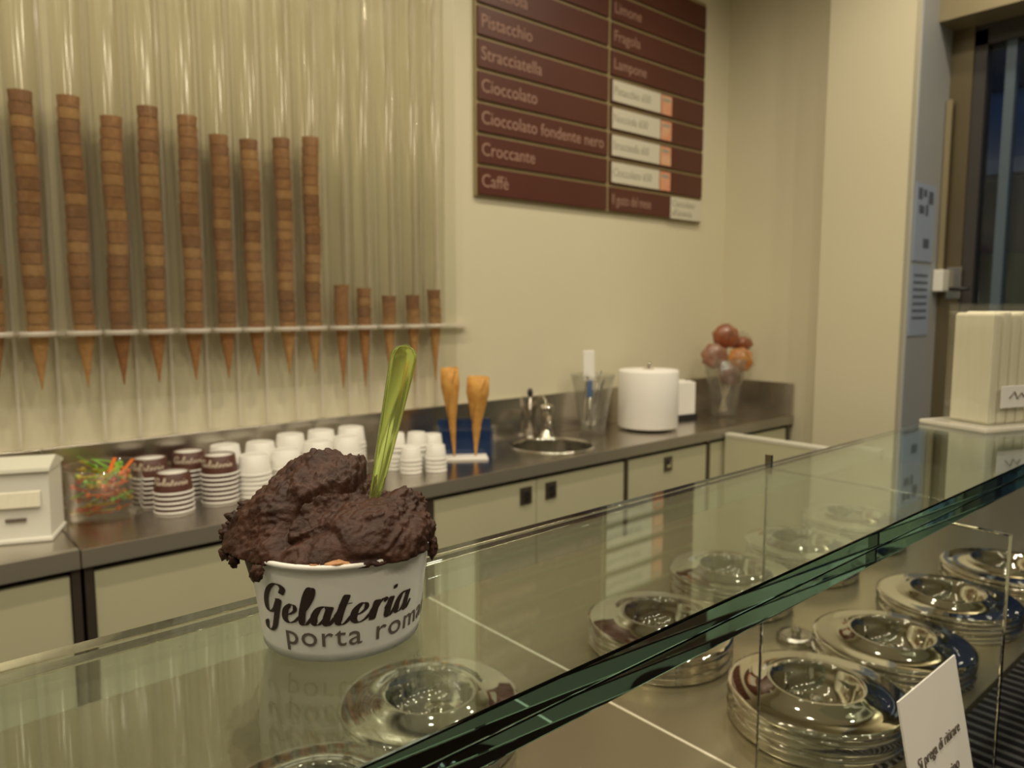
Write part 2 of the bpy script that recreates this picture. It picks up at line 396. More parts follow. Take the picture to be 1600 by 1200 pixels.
LIDS = [(.300, .640, 'at bottom left below the paper cup'), (.502, .734, 'just right of the paper cup'),
        (.905, .690, 'in the rear row, nearest right of the pale joint'), (1.175, .736, 'fourth from right in the rear row'),
        (1.425, .730, 'second in the rear row beyond the fin'), (1.690, .743, 'rearmost and smallest in the rear row'),
        (.900, .432, 'large, nearest in the front row beside the card'), (1.145, .436, 'second in the front row behind the card'),
        (1.392, .443, 'third in the front row, dark with blue glints'), (1.640, .424, 'farthest in the front row at the right edge')]
for i, (x, y, s_) in enumerate(LIDS):
    n = 2; ks = 1.25 if i == 6 else 1.0
    z = ZC_+.0005
    t = thing('gelato_well', 'gelato well with polished steel lid ' + s_, 'gelato well', (x, y, z), 0, 'gelato wells')
    for q in range(n):
        c = link('collar', mc, t, (0, 0, .0159*q*ks)); c.scale.z = ks
    a = link('lid', ml, t, (0, 0, .0159*n*ks)); a.rotation_euler.z = i
    link('knob', mk, a)
t = thing('round_tin', 'small round steel tin between the nearest front lid and the rear lids', 'tin', (1.108, .569, ZC_+.0005))
MB().lathe([(.030, 0), (.031, .006), (.026, .012), (.019, .010), (.010, .010), (0, .012)], 40).obj('dome', M['dull_steel'], t)
MB().lathe([(.006, .010), (.008, .017), (.005, .021), (0, .022)], 20).obj('knob', M['chrome'], t)

# ------------------------------------------------------------------ glass shelf with fin
t = thing('glass_shelf', 'thick green-edged glass shelf above the gelato wells', 'shelf', (0, 0, 0))
def gbox(x0, x1, y0, y1, z0, z1, b=.0012):
    return MB().box(x0, x1, y0, y1, z0, z1, None, b)
gbox(-.55, 1.95, .232, .418, 1.2170, 1.230).obj('glass_pane', M['glass'], t)
gbox(-.55, 1.95, .2335, .4165, 1.2030, 1.2164).obj('glass_pane', M['glass'], t)
t2 = thing('glass_support', 'upright clear glass fin carrying the shelf', 'glass support', (.739, 0, 0))
gbox(0, .008, .190, .424, ZC_+.0005, 1.2015, .001).obj('glass_fin', M['glass'], t2)
MB().box(.002, .0055, .4185, .426, 1.195, 1.237).obj('clip', M['chrome'], t2)

# leaning card
t = thing('sign_card', 'white sign card with dark Italian lettering leaning at the front of the wells', 'sign', (.574, .212, 1.10))
tilt = math.atan2(.040, .195)
t.rotation_euler = (-tilt, 0, 0)
t.location = (.574, .212, 1.10)
B(0, .118, 0, .0015, -.240, 0).obj('card', M['paper'], t)
MX = lambda x, z: Matrix.Translation((x, -.0005, z)) @ Matrix.Rotation(R_(90), 4, 'X')
for k, (s_, x) in enumerate((('Si prega di ritirare', .059), ('lo scontrino', .059), ('prima di', .059), ('ordinare', .059))):
    text('lettering', s_, .0125 if k == 0 else .0135, M['ink_grey'], t, MX(x, -.058-.026*k), .0003, 'CENTER', sx=.95)
MB().box(.02, .098, -.012, .05, -.2435, -.2405).obj('foot', M['acrylic'], t)

# ------------------------------------------------------------------ cup of gelato on the shelf
CX, CY, CZ = .1810, .3454, 1.2305
RT, RB, H = .0462, .0400, .0475
cup = thing('gelato_cup', 'white paper cup of dark chocolate gelato standing on the glass shelf', 'cup', (CX, CY, CZ))
cup.rotation_euler = (0, 0, R_(49-90))     # local x runs across the view, local y away from it
TILT = Matrix.Identity(4)
prof = [(0, .003), (RB-.002, .003), (RB-.002, 0), (RB, 0)] + [(RB+(RT-RB)*k/10, H*k/10) for k in range(1, 11)] + \
       [(RT+.0012, H), (RT+.0018, H+.0012), (RT+.0012, H+.0024), (RT, H+.0026), (RT-.0010, H+.0016), (RT-.0012, H-.001)] + [(RT-.0012-(RT-RB)*k/6, H-.001-(H-.006)*k/6) for k in range(1, 7)] + [(0, .0055)]
MB().lathe(prof, 96).obj('paper_body', M['paper_cup'], cup)
def wrapf(rt, rb, h, a0, off=.0004, tilt=0.0):
    def f(p):
        z = p.y + tilt*p.x; r = rb+(rt-rb)*z/h+off+p.z; a = a0+p.x/((rt+rb)/2)
        return Vector((r*math.cos(a), r*math.sin(a), z))
    return f
def catmull(P, n=7):
    P = [Vector((*p, 0)) for p in P]; Q = [P[0]*2-P[1]]+P+[P[-1]*2-P[-2]]; out = []
    for i in range(1, len(Q)-2):
        for k in range(n):
            u = k/n; a, b_, c, d = Q[i-1:i+3]
            out.append(.5*((2*b_)+(c-a)*u+(2*a-5*b_+4*c-d)*u*u+(3*b_-a-3*c+d)*u**3))
    out.append(P[-1]); return out
GL = {'G': (1.35, [[(1.12, 1.52), (1.18, 1.82), (.95, 2.02), (.62, 1.98), (.30, 1.62), (.14, 1.05), (.22, .55), (.50, .38), (.82, .62), (1.0, 1.15)],
                   [(1.05, 1.22), (.98, .6), (.92, 0), (.82, -.48), (.56, -.72), (.26, -.66), (.18, -.40), (.36, -.22)], [(.80, 1.18), (1.1, 1.22)]]),
      'e': (.92, [[(.12, .42), (.42, .52), (.62, .74), (.56, .98), (.36, 1.02), (.14, .72), (.14, .26), (.38, .02), (.68, .12), (.92, .42)]]),
      'l': (.62, [[(-.02, .42), (.24, .9), (.42, 1.5), (.40, 1.95), (.24, 2.0), (.13, 1.5), (.10, .6), (.18, .08), (.38, .02), (.62, .42)]]),
      'a': (1.04, [[(.66, .82), (.46, 1.02), (.20, .88), (.07, .46), (.16, .08), (.36, .04), (.58, .36), (.68, .84)], [(.72, 1.02), (.66, .5), (.68, .1), (.84, .02), (1.04, .42)]]),
      't': (.72, [[(-.02, .42), (.2, 1.0), (.32, 1.62)], [(.30, 1.62), (.20, .9), (.18, .2), (.34, .0), (.54, .1), (.72, .42)], [(.02, 1.10), (.62, 1.14)]]),
      'r': (.76, [[(-.02, .42), (.12, .8), (.18, 1.06)], [(.18, 1.06), (.15, .55), (.14, .0)], [(.16, .40), (.30, .82), (.50, 1.04), (.70, .88)]]),
      'i': (.56, [[(-.02, .42), (.20, 1.02)], [(.20, 1.02), (.14, .5), (.16, .08), (.34, .0), (.56, .42)], [(.27, 1.42), (.24, 1.62)]])}
def script_word(word, unit, m, parent, wrap, slant=.22, name='lettering', wmin=.05, wmax=.27, sx=1.0):
    mb = MB(); x0 = 0
    for ch in word:
        adv, strokes = GL[ch]
        for st in strokes:
            pts = catmull(st); vs = []; n = len(pts)
            for i, p in enumerate(pts):
                d = (pts[min(i+1, n-1)]-pts[max(i-1, 0)]).normalized()
                wd = (wmin+(wmax-wmin)*max(0, abs(d.y))**1.6)*(0.75 if i in (0, n-1) else 1)/2
                if d.y > 0 and ch != 'G': wd *= .62
                nrm = Vector((-d.y, d.x, 0)).normalized()*wd
                for q in (p-nrm, p+nrm):
                    vs.append(wrap(Vector(((x0+q.x+q.y*slant)*unit*sx, q.y*unit, 0))))
            mb.add(vs, [(2*i, 2*i+1, 2*i+3, 2*i+2) for i in range(n-1)])
        x0 += adv
    return mb.obj(name, m, parent)
A0 = R_(-90)
wr = wrapf(RT, RB, H, A0-.80)
script_word('Gelateria', .0093, M['ink'], cup, lambda p: wr(Vector((p.x, p.y+.0196, p.z))), sx=1.10, wmin=.07, wmax=.36)
wr2 = wrapf(RT, RB, H, A0-.47)
text('lettering', 'porta romana', .0150, M['ink_grey'], cup, None, .0001, wrap=lambda p: wr2(Vector((p.x, p.y+.0085, p.z))), sx=1.12, spacing=1.08)
# rim smears of melted gelato and wafer
def rim_smear(a0, a1, dz, m, name):
    mb = MB(); vs = []; n = 14
    for k in range(n+1):
        a = a0+(a1-a0)*k/n; h_ = dz*(.5+.5*math.sin(k*1.7+a0*5))*math.sin(math.pi*(k+.3)/(n+.6))
        for (r, z) in ((RT-.002, H+.006), (RT+.0026, H+.0036), (RT+.0024, H-.0005-h_)):
            vs.append((r*math.cos(a), r*math.sin(a), z))
    mb.add(vs, [(3*k+j, 3*k+3+j, 3*k+4+j, 3*k+1+j) for k in range(n) for j in range(2)], True)
    return mb.obj(name, m, cup)
M['wafer_bit'] = mat('wafer_crumb', (.52, .28, .12), .6, c2=(.36, .15, .06), scale=150)
def rim_bit(a, r, sx, seed):
    bm = bmesh.new(); bmesh.ops.create_icosphere(bm, subdivisions=3, radius=1)
    for v in bm.verts: v.co = v.co*(1+.6*noise.noise(v.co*1.5+Vector((seed, 3, 0))))
    mb = MB(); bm.verts.index_update()
    mx = Matrix.Translation(((RT-.0006)*math.cos(a), (RT-.0006)*math.sin(a), H+.0022)) @ Matrix.Rotation(a+R_(90), 4, 'Z') @ Matrix.Diagonal((r*sx, r*.9, r, 1))
    mb.add([tuple(v.co) for v in bm.verts], [tuple(v.index for v in f.verts) for f in bm.faces], True, mx); bm.free()
    mb.obj('wafer_crumb', M['wafer_bit'], cup)
rim_bit(R_(-90)+.20, .0021, 2.6, 2); rim_bit(R_(-90)-.02, .0015, 2.2, 5); rim_bit(R_(-90)-.78, .0020, 2.4, 9)

# gelato mound: a heap made of overlapping lobes with spatula ridges, one continuous surface
def mound():
    bm = bmesh.new(); bmesh.ops.create_icosphere(bm, subdivisions=7, radius=1)
    c0 = Vector((0, 0, H-.004))
    # lobes: centre (relative to c0), radii ; local x right, y away
    L = [((-.002, .002, .004), (.0470, .0450, .024)), ((-.010, .008, .016), (.033, .032, .0300)), ((.016, -.010, .006), (.0320, .034, .0245)),
         ((-.031, -.004, .001), (.0265, .030, .0180)), ((-.024, .002, .010), (.030, .030, .024)), ((.030, .004, .008), (.0190, .022, .0210)), ((-.004, -.020, .000), (.032, .027, .016)),
         ((-.009, .012, .028), (.024, .022, .0215))]
    for v in bm.verts:
        d = v.co.normalized(); best = 0.0; acc = 0.0; s_ = 0
        rs = []
        for (c, r) in L:
            c = Vector(c); iv = Vector((1/r[0], 1/r[1], 1/r[2]))
            a = Vector((d.x*iv.x, d.y*iv.y, d.z*iv.z)); o = Vector((-c.x*iv.x, -c.y*iv.y, -c.z*iv.z))
            A = a.dot(a); Bq = 2*a.dot(o); C = o.dot(o)-1; D = Bq*Bq-4*A*C
            if D > 0:
                q = (-Bq+math.sqrt(D))/(2*A)
                if q > 0: rs.append(q)
        k = 420.0
        rr = math.log(sum(math.exp(k*q) for q in rs))/k if rs else .01
        p = d*rr
        up = max(0, min(1, (d.z+.25)*2))
        # spatula ridges: long folds sweeping up to the right
        fold = Vector((p.x*.55+p.z*.75, p.y, -p.x*.75+p.z*.55))
        n1 = noise.noise(Vector((fold.x*22, fold.y*40, fold.z*75))+Vector((3, 1, 5)))
        n2 = noise.turbulence(p*46+Vector((7, 2, 1)), 4, True)
        n3 = noise.turbulence(Vector((fold.x*90, fold.y*190, fold.z*260)), 4, True)
        n4 = noise.noise(p*430)
        smooth_zone = math.exp(-(((p.x-.012)/.022)**2+((p.z-.012)/.015)**2)) if p.y < 0 else 0
        rough = 1-.85*smooth_zone
        rr += up*rough*(.0062*n1+.0040*(n2-.45)+.0032*(n3-.45)+.0005*n4)
        cr = abs(noise.noise(Vector((fold.x*16+2, fold.y*30, fold.z*46))))
        if cr < .09: rr -= up*rough*(.09-cr)*.055
        rad = math.hypot(p.x, p.y)
        q = d*rr
        # tuck the underside inside the cup, spill only at the left
        if q.z < .004:
            lim = RT-.0028-(.004-q.z)*.25
            hr = math.hypot(q.x, q.y)
            ang = math.atan2(q.y, q.x)
            spill = math.exp(-((abs(ang)-math.pi)/.8)**2)*.007 if q.z > -.012 else 0
            if hr > lim+spill: q.x *= (lim+spill)/hr; q.y *= (lim+spill)/hr
        if q.z < -.02: q.z = -.02
        v.co = c0+q
    mb = MB(); bm.verts.index_update()
    mb.add([tuple(v.co) for v in bm.verts], [tuple(v.index for v in f.verts) for f in bm.faces], True); bm.free()
    return mb
ge = mound().obj('gelato', M['gelato'], cup)
# flakes that cling to the edge
def crumb(x, y, z, r, seed, sx=1, sz=1):
    bm = bmesh.new(); bmesh.ops.create_icosphere(bm, subdivisions=3, radius=1)
    for v in bm.verts:
        n_ = 1+.75*noise.noise(v.co*1.6+Vector((seed, 0, 0)))+.3*noise.noise(v.co*4+Vector((0, seed, 0)))
        v.co = Vector((v.co.x*sx, v.co.y, v.co.z*sz))*r*n_+Vector((x, y, z))
    mb = MB(); bm.verts.index_update(); mb.add([tuple(v.co) for v in bm.verts], [tuple(v.index for v in f.verts) for f in bm.faces], True); bm.free()
    return mb
fk = MB()
for (x, y, z, r, sx, sz) in [(-.0560, -.004, H+.001, .0034, 1.1, 1.5), (-.0590, -.002, H+.0045, .0032, 1.2, 1), (-.0545, -.010, H-.0035, .0026, 1, 1.7), (-.0545, -.002, H+.013, .0028, 1.6, .9),
                             (-.0545, -.016, H-.002, .0028, 1, 1.3), (-.0475, -.024, H-.003, .0024, 1, 1.4), (-.0300, -.041, H-.0030, .0028, 1.2, 1.2), (-.0580, .002, H+.008, .0024, 1, 1),
                             (-.0480, -.004, H+.019, .0026, 1.6, 1), (-.040, -.006, H+.020, .0028, 1.4, 1)]:
    c = crumb(x, y, z, r, x*900, sx, sz); fk.add(c.v, c.f, True)
o = fk.obj('gelato_flakes', M['gelato'], cup); o['kind'] = 'stuff'
c = crumb(.0488, -.004, H-.0010, .0026, 3, 1, 1.3); c2_ = crumb(.0485, -.0045, H-.0048, .0021, 8, 1, 1.5); c.add(c2_.v, c2_.f, True)
c.obj('gelato_drip', M['gelato'], cup)

# spoon stuck in the gelato: green translucent handle with raised rim
sp = thing('tasting_spoon', 'green translucent plastic spoon stuck upright in the chocolate gelato', 'spoon', (CX, CY, CZ))
sp.rotation_euler = (0, 0, R_(49-90))
def spoon_mesh(L0=.100, wtop=.0068, wbot=.0012, th=.0016):
    """handle in local coords: x across, y depth, z along; rounded tip at the top"""
    b = MB(); n = 40; rows = []
    for i in range(n+1):
        u = i/n; z = L0*u
        hw = wbot+(wtop-wbot)*min(1, u*1.12)**.8
        e = (L0-z)
        if e < wtop: hw = math.sqrt(max(0, wtop*wtop-(wtop-e)**2))*hw/wtop+1e-5
        rows.append((z, hw))
    vs = []
    for z, hw in rows:
        q = hw*.72
        lip = th*1.0 if hw > .002 else th*.5
        sec = [(-hw, -lip*.6), (-hw*.92, -lip), (-q, -lip), (-q*.88, -th*.2), (q*.88, -th*.2), (q, -lip), (hw*.92, -lip), (hw, -lip*.6),
               (hw, lip*.6), (hw*.9, lip*.9), (0, lip*.75), (-hw*.9, lip*.9), (-hw, lip*.6)]
        vs += [(x, y, z) for x, y in sec]
    m = 13
    fs = [(i*m+k, i*m+(k+1) % m, (i+1)*m+(k+1) % m, (i+1)*m+k) for i in range(n) for k in range(m)]
    fs += [tuple(range(m)), tuple(n*m+k for k in range(m))]
    b.add(vs, fs, True); return b
s1 = spoon_mesh().obj('handle', M['spoon'], sp)
base_p = Vector((.0185, -.006, H+.020)); tip_p = Vector((.0355, .004, .1500))
d = (tip_p-base_p).normalized()
yv = Vector((-.30, 1, 0)); yv = (yv-d*yv.dot(d)).normalized(); xv = yv.cross(d)
s1.location = tip_p - d*.100
s1.rotation_euler = Matrix((xv, yv, d)).transposed().to_euler()

# ------------------------------------------------------------------ cone dispenser on the wall
ST = [(.218, 'A', 1.884), (.304, 'A', 1.882), (.400, 'A', 1.887), (.482, 'A', 1.855), (.567, 'A', 1.892), (.660, 'A', 1.885), (.745, 'A', 1.849), (.826, 'A', 1.848), (.917, 'A', 1.865), (.999, 'A', 1.881),
      (1.092, 'B', 1.463), (1.170, 'B', 1.455), (1.259, 'B', 1.432), (1.348, 'B', 1.435), (1.432, 'B', 1.453)]
YT = 2.04; ZR = 1.335
disp = thing('cone_dispenser', 'clear acrylic wall dispenser with a row of vertical cone tubes', 'dispenser', (0, YT, 0))
B(-.60, 1.563, .052, .057, 1.16, 3.2).obj('back_panel', M['acrylic_panel'], disp)
B(-.60, 1.60, .030, .050, ZR-.006, ZR+.006).obj('rail', M['acrylic_edge'], disp)
tube_me = MB().lathe([(.036, ZR+.008), (.036, 3.2), (.033, 3.2), (.033, ZR+.008)], 28, close=True).mesh('tube', M['acrylic_tube'])
ring_me = MB().lathe([(.039, ZR-.006), (.039, ZR+.006), (.0245, ZR+.006), (.0225, ZR-.006)], 28, close=True).mesh('holder_ring', M['acrylic_edge'])
streak_strip_me = MB().box(-.0035, .0035, .040, .0515, 1.062, 3.2).mesh('streak_strip', M['acrylic_edge'])  # pale strips added in place of light streaks reflected behind the tubes
xs = [s[0] for s in ST]; allx = [xs[0]-.086*k for k in range(7, 0, -1)] + xs
for x in allx:
    link('tube', tube_me, disp, (x, 0, 0)); link('holder_ring', ring_me, disp, (x, 0, 0)); link('streak_strip', streak_strip_me, disp, (x+.043, 0, 0))
def cone_mesh(L_, r, name, m, lip=.0):
    b = MB()
    q = L_-.026
    b.lathe([(.0015, 0), (r*.20, L_*.17), (r*.84, q-.001), (r*.925, q+.001), (r, L_), (r-.0016, L_), (r*.84, q+.003), (r*.12, L_*.2), (0, L_*.16)], 30, smooth=False)
    b.lathe([(0, 0), (.0015, 0)], 20)
    return b.mesh(name, m)
MA = [cone_mesh(.152, .0245, 'wafer_cone', M[k]) for k in ('waffle', 'waffle_pale', 'waffle_dark')]
MBn = [cone_mesh(.215, .0225, 'wafer_cone', M[k]) for k in ('waffle', 'waffle_pale', 'waffle_dark')]
STN = ['leftmost stack, cut by the photo edge', 'tall stack second from left', 'tall stack third from left', 'tall stack fourth from left', 'tall stack fifth from left', 'tall stack sixth from left',
       'tall stack seventh from left', 'tall stack eighth from left', 'tall stack ninth from left', 'last tall stack at right', 'first short stack', 'second short stack', 'third short stack',
       'fourth short stack', 'rightmost short stack']
for si, (x, ty, zt) in enumerate(ST):
    Lc, pit, z0 = (.152, .0278, 1.203) if ty == 'A' else (.215, .0265, 1.150)
    n = max(2, round((zt-z0-Lc)/pit)+1); pit = (zt-z0-Lc)/(n-1)
    lean = rnd.uniform(-.006, .006); prev = 0
    for k in range(n):
        kk = rnd.choices((0, 1, 2), (5, 3, 3))[0]
        me = (MA if ty == 'A' else MBn)[kk]
        j = math.sin(k*.55+si)*.0022 + lean*(k/n)
        o = link('wafer_cone', me, None, (x+j, YT+rnd.uniform(-.001, .001), z0+pit*k))
        o.rotation_euler = (0, 0, rnd.uniform(0, 6))
        top = n-1-k
        pos = 'bottom' if k == 0 else ordinal(top) + ('' if top == 0 else ' from top')
        tag(o, f'{pos} wafer cone in the dispenser, {STN[si]}', 'cone', 'wafer cones in the wall dispenser')

# ------------------------------------------------------------------ menu board
mb_ = thing('menu_board', 'large brown menu board of gelato flavours on the back wall', 'menu board', (1.645, YW-.001, 1.785))
B(0, 1.338, -.012, 0, 0, .978, .001).obj('backing', M['board_gap'], mb_)
left = ['Caffè', 'Croccante', 'Cioccolato fondente nero', 'Cioccolato', 'Stracciatella', 'Pistacchio', 'Nocciola', None, None]
right = ['Il gusto del mese', None, None, None, None, 'Lampone', 'Fragola', 'Limone', 'Melograno']
rh = .1075
for k in range(9):
    z0 = .006+rh*k
    for (x0, x1, tx) in ((.008, .675, left[k]), (.693, 1.330, right[k])):
        p = B(x0, x1, -.020, -.012, z0, z0+rh-.014, .001).obj('panel', M['board'], mb_)
        if tx:
            text('lettering', tx, .064 if x0 < .1 else .060, M['board_text'], p, WALLTXT(x0+.012, -.0205, z0+.026), .0006, sx=.94 if k != 0 or x0 < .1 else .62)
for k, tx in zip((4, 3, 2, 1), ('Pistacchio XXL', 'Nocciola XXL', 'Stracciatella XXL', 'Cioccolato XXL')):
    tx = tx.replace('XXL', '650')
    z0 = .006+rh*k
    p = B(.700, 1.010, -.023, -.0202, z0+.006, z0+rh-.020).obj('white_label', M['label'], mb_); p['label'] = 'pale stuck-on label strip'
    text('lettering', tx, .047, M['label_text'], p, WALLTXT(.706, -.0235, z0+.032), .0004, sx=.86 if len(tx) < 16 else .74)
    p = B(1.016, 1.088, -.023, -.0202, z0+.006, z0+rh-.022).obj('peach_label', M['peach'], mb_); p['label'] = 'small peach price label'
    MB().box(1.026, 1.075, -.0238, -.023, z0+.060, z0+.074).obj('print', M['label_text'], p)
p = B(1.095, 1.326, -.024, -.0202, .004, .098).obj('white_label', M['label'], mb_); p['label'] = 'wide pale label at the board corner'
text('lettering', 'Cioccolato', .040, M['label_text'], p, WALLTXT(1.103, -.0245, .058), .0004, sx=.95)
text('lettering', 'all\'arancia', .040, M['label_text'], p, WALLTXT(1.103, -.0245, .018), .0004, sx=.95)

# ------------------------------------------------------------------ things on the back worktop
Z = .9005
# napkin dispenser, far left
t = thing('napkin_dispenser', 'white plastic napkin dispenser with open hood at the far left', 'dispenser', (.232, 1.895, Z), R_(-22))
sh_ = MB()
def prism(pts, x0, x1):
    n = len(pts); vs = [(x0, y, z) for y, z in pts]+[(x1, y, z) for y, z in pts]
    return MB().add(vs, [tuple(range(n))[::-1], tuple(range(n, 2*n))]+[(k, (k+1) % n, n+(k+1) % n, n+k) for k in range(n)])
prism([(-.060, 0), (.055, 0), (.055, .150), (-.052, .150)], -.066, .066).obj('housing', M['plastic_white'], t)
prism([(-.060, .151), (.062, .151), (.062, .158), (.0, .176), (-.058, .158)], -.070, .070).obj('hood', M['wall_white'], t)
B(-.016, .022, -.0625, -.0585, .047, .053).obj('slot', M['ink_grey'], t)
B(-.070, .070, -.066, .060, 0, .010, .003).obj('base', M['plastic_white'], t)
prism([(-.0595, .075), (-.066, .078), (-.060, .108), (-.056, .110)], -.050, .050).obj('napkin', M['napkin'], t)

# tub of coloured spoons
t = thing('spoon_tub', 'clear plastic tub full of coloured tasting spoons', 'tub', (.408, 1.958, Z))
MB().lathe([(0, .002), (.080, .002), (.088, .118), (.091, .120), (.089, .122), (.0855, .118), (.078, .005), (0, .005)], 40).obj('tub_wall', M['acrylic'], t)
mini = MB(); mini.box(-.0055, .0055, -.001, .001, -.045, .035); mini.lathe([(0, -.062), (.006, -.058), (.008, -.052), (.006, -.045), (0, -.043)], 10)
cols = ['sp_orange', 'sp_green', 'sp_yellow', 'sp_orange', 'sp_red', 'sp_green']
mm = {k: mini.mesh('spoon', M[k]) for k in set(cols)}
cname = dict(sp_orange='orange', sp_green='green', sp_yellow='yellow', sp_red='red')
for k in range(84):
    a = rnd.uniform(0, 2*math.pi); r = .060*math.sqrt(rnd.random()); lvl = k/84
    kk = rnd.choice(['sp_green', 'sp_yellow', 'sp_green', 'sp_orange']) if lvl > .72 else rnd.choice(['sp_orange', 'sp_orange', 'sp_yellow', 'sp_red', 'sp_green'])
    o = link('tasting_spoon', mm[kk], None, (.408+r*math.cos(a), 1.958+r*math.sin(a), Z+.014+lvl*.115))
    v = Vector((-math.sin(a+.7*rnd.uniform(-1, 1)), math.cos(a), rnd.uniform(-.1, .25) if lvl < .8 else rnd.uniform(.2, .8))).normalized()
    o.rotation_euler = v.to_track_quat('Z', 'Y').to_euler()
    o.location = o.location - Vector((v.x, v.y, 0))*-.010
    # keep inside the tub
    o.scale = (.8, .8, .62)
    tag(o, f'small {cname[kk]} plastic tasting spoon lying in the clear tub', 'spoon', f'{cname[kk]} spoons in the tub')

# upside-down paper cup stacks
def cup_meshes(rb, rt, h, body, name):
    """upside-down cup: mouth down at z=0, base up at z=h"""
    wall = MB().lathe([(rt, .0045), (rb+.0012, h-.001), (rb, h), (rb-.002, h), (rb-.002, h-.004), (0, h-.004)], 36).mesh('cup_wall', body)
    rim = MB().lathe([(rt-.001, .0), (rt+.0022, .0006), (rt+.0026, .003), (rt+.001, .0055), (rt-.001, .0045)], 36, close=True).mesh('rim', M['paper_cup'])
    base = MB().lathe([(rb-.0015, h-.003), (rb-.0015, h-.0022), (0, h-.0022)], 36).mesh('cup_base', M['paper_cup'])
    return wall, rim, base
CM = {'brown': cup_meshes(.0375, .0450, .050, M['brown_cup'], 'b'), 'white': cup_meshes(.036, .043, .050, M['paper_cup'], 'w'), 'small': cup_meshes(.026, .0315, .042, M['paper_cup'], 's')}
wb = wrapf(.0375, .0450, .050, 0, .0006)
lm = {}
tmp = script_word('Gelateria', .0112, M['ink_white'], None, lambda p: wrapf(.0450, .0388, .050, R_(-90)-.95+R_(-20), .0007)(Vector((p.x, p.y+.019, p.z))), sx=.95, wmin=.22, wmax=.42)
lm['brown'] = tmp.data; bpy.data.objects.remove(tmp)
PS = [('brown', .545, 1.893, 5, 'front brown stack beside the spoon tub'), ('brown', .520, 1.990, 7, 'rear left stack by the spoon tub'),
      ('brown', .622, 2.015, 7, 'rear right brown stack'), ('brown', .665, 1.915, 7, 'stack next to the white cups'),
      ('white', .722, 2.030, 7, 'stack behind the brown cups'), ('white', .752, 1.905, 6, 'front stack beside the brown cups'),
      ('white', .812, 2.010, 7, 'second stack along the backsplash'), ('white', .845, 1.915, 6, 'second stack in the front row'),
      ('white', .902, 2.012, 8, 'tall stack left of the gelato peak'), ('white', .940, 1.915, 7, 'stack directly behind the gelato'),
      ('white', 1.000, 2.015, 8, 'stack at the backsplash behind the gelato'), ('white', 1.038, 1.930, 7, 'stack just left of the green spoon'),
      ('white', 1.098, 2.012, 8, 'backsplash stack behind the green spoon'),
      ('small', 1.206, 1.935, 6, 'stack just right of the green spoon'), ('small', 1.215, 1.862, 4, 'lowest stack right of the green spoon'),
      ('small', 1.262, 1.900, 6, 'middle stack of the little cups'), ('small', 1.285, 1.832, 4, 'little stack nearest the worktop edge'),
      ('small', 1.325, 1.905, 5, 'stack beside the cone stand')]
for (ty, x, y, n, desc) in PS:
    wl, ri, ba = CM[ty]; z = Z
    rz0 = rnd.uniform(-.3, .3)
    for k in range(n):
        top = n-1-k
        pos = 'bottom' if k == 0 else 'topmost' if top == 0 else ordinal(top) + ' from top'
        t = thing('paper_cup', f'{pos} {ty if ty != "small" else "little"} paper cup, {desc}', 'cup', (x+rnd.uniform(-.0008, .0008), y, z), rz0+rnd.uniform(-.1, .1), f'stacked {ty} paper cups')
        w_ = link('cup_wall', wl, t)
        link('rim', ri, t); link('cup_base', ba, t)
        if ty == 'brown' and top == 0: link('lettering', lm['brown'], t)
        z += .0118 if ty != 'small' else (.0125 if not (n > 4 and k == n-3) else .020)

# cone stand with two big cones
t = thing('cone_stand', 'clear acrylic stand with blue back plate holding two display cones', 'stand', (1.472, 1.930, Z), R_(-33))
B(-.088, .088, .030, .034, 0, .125, .001).obj('back_plate', M['blue_clear'], t)
B(-.088, .088, -.050, .034, .098, .102).obj('holder_plate', M['acrylic'], t)
for s_ in (-1, 1):
    p = MB().box(s_*.088-.003, s_*.088+.003, -.050, .034, 0, .108)
    p.obj('side_plate', M['acrylic'], t)
    MB().lathe([(.007, 0), (.006, .10), (.010, .104), (.010, .112), (0, .116)], 12, s_*.094, -.045).obj('side_post', M['acrylic'], t)
nap = B(-.080, .072, -.047, .028, .0005, .006).obj('napkin', M['tissue'], t); nap['label'] = 'folded white napkin under the cones'
def big_cone(L_, r, dx, rz, label):
    b = MB().lathe([(.003, 0), (r*.42, L_*.42), (r*.90, L_*.74), (r, L_*.80), (r*.97, L_), (r*.93, L_), (r*.9, L_*.85), (r*.3, L_*.4), (0, L_*.2)], 32)
    t_ = thing('display_cone', label, 'cone', (1.472, 1.930, Z+.0065)); t_.rotation_euler = (0, 0, R_(-33))
    o = b.obj('cone', M['waffle_big'], t_); o.location = (dx, -.008, .001); o.rotation_euler = (R_(2), R_(rz), 0)
    # wrapped seam of the wafer
    pts = [(r*math.cos(a)*q, r*math.sin(a)*q, L_*zz) for a, q, zz in [(-2.6+.55*k/4, (.45+.53*min(1, k/9)), .42+.57*k/12) for k in range(13)]]
    s_ = MB().tube(pts, .0016, 6).obj('seam', M['waffle_dark'], t_); s_.location = o.location; s_.rotation_euler = o.rotation_euler
big_cone(.292, .0305, -.036, -3, 'taller golden display cone, left one in the acrylic stand')
big_cone(.262, .0375, .034, 2, 'wider golden display cone, right one in the acrylic stand')

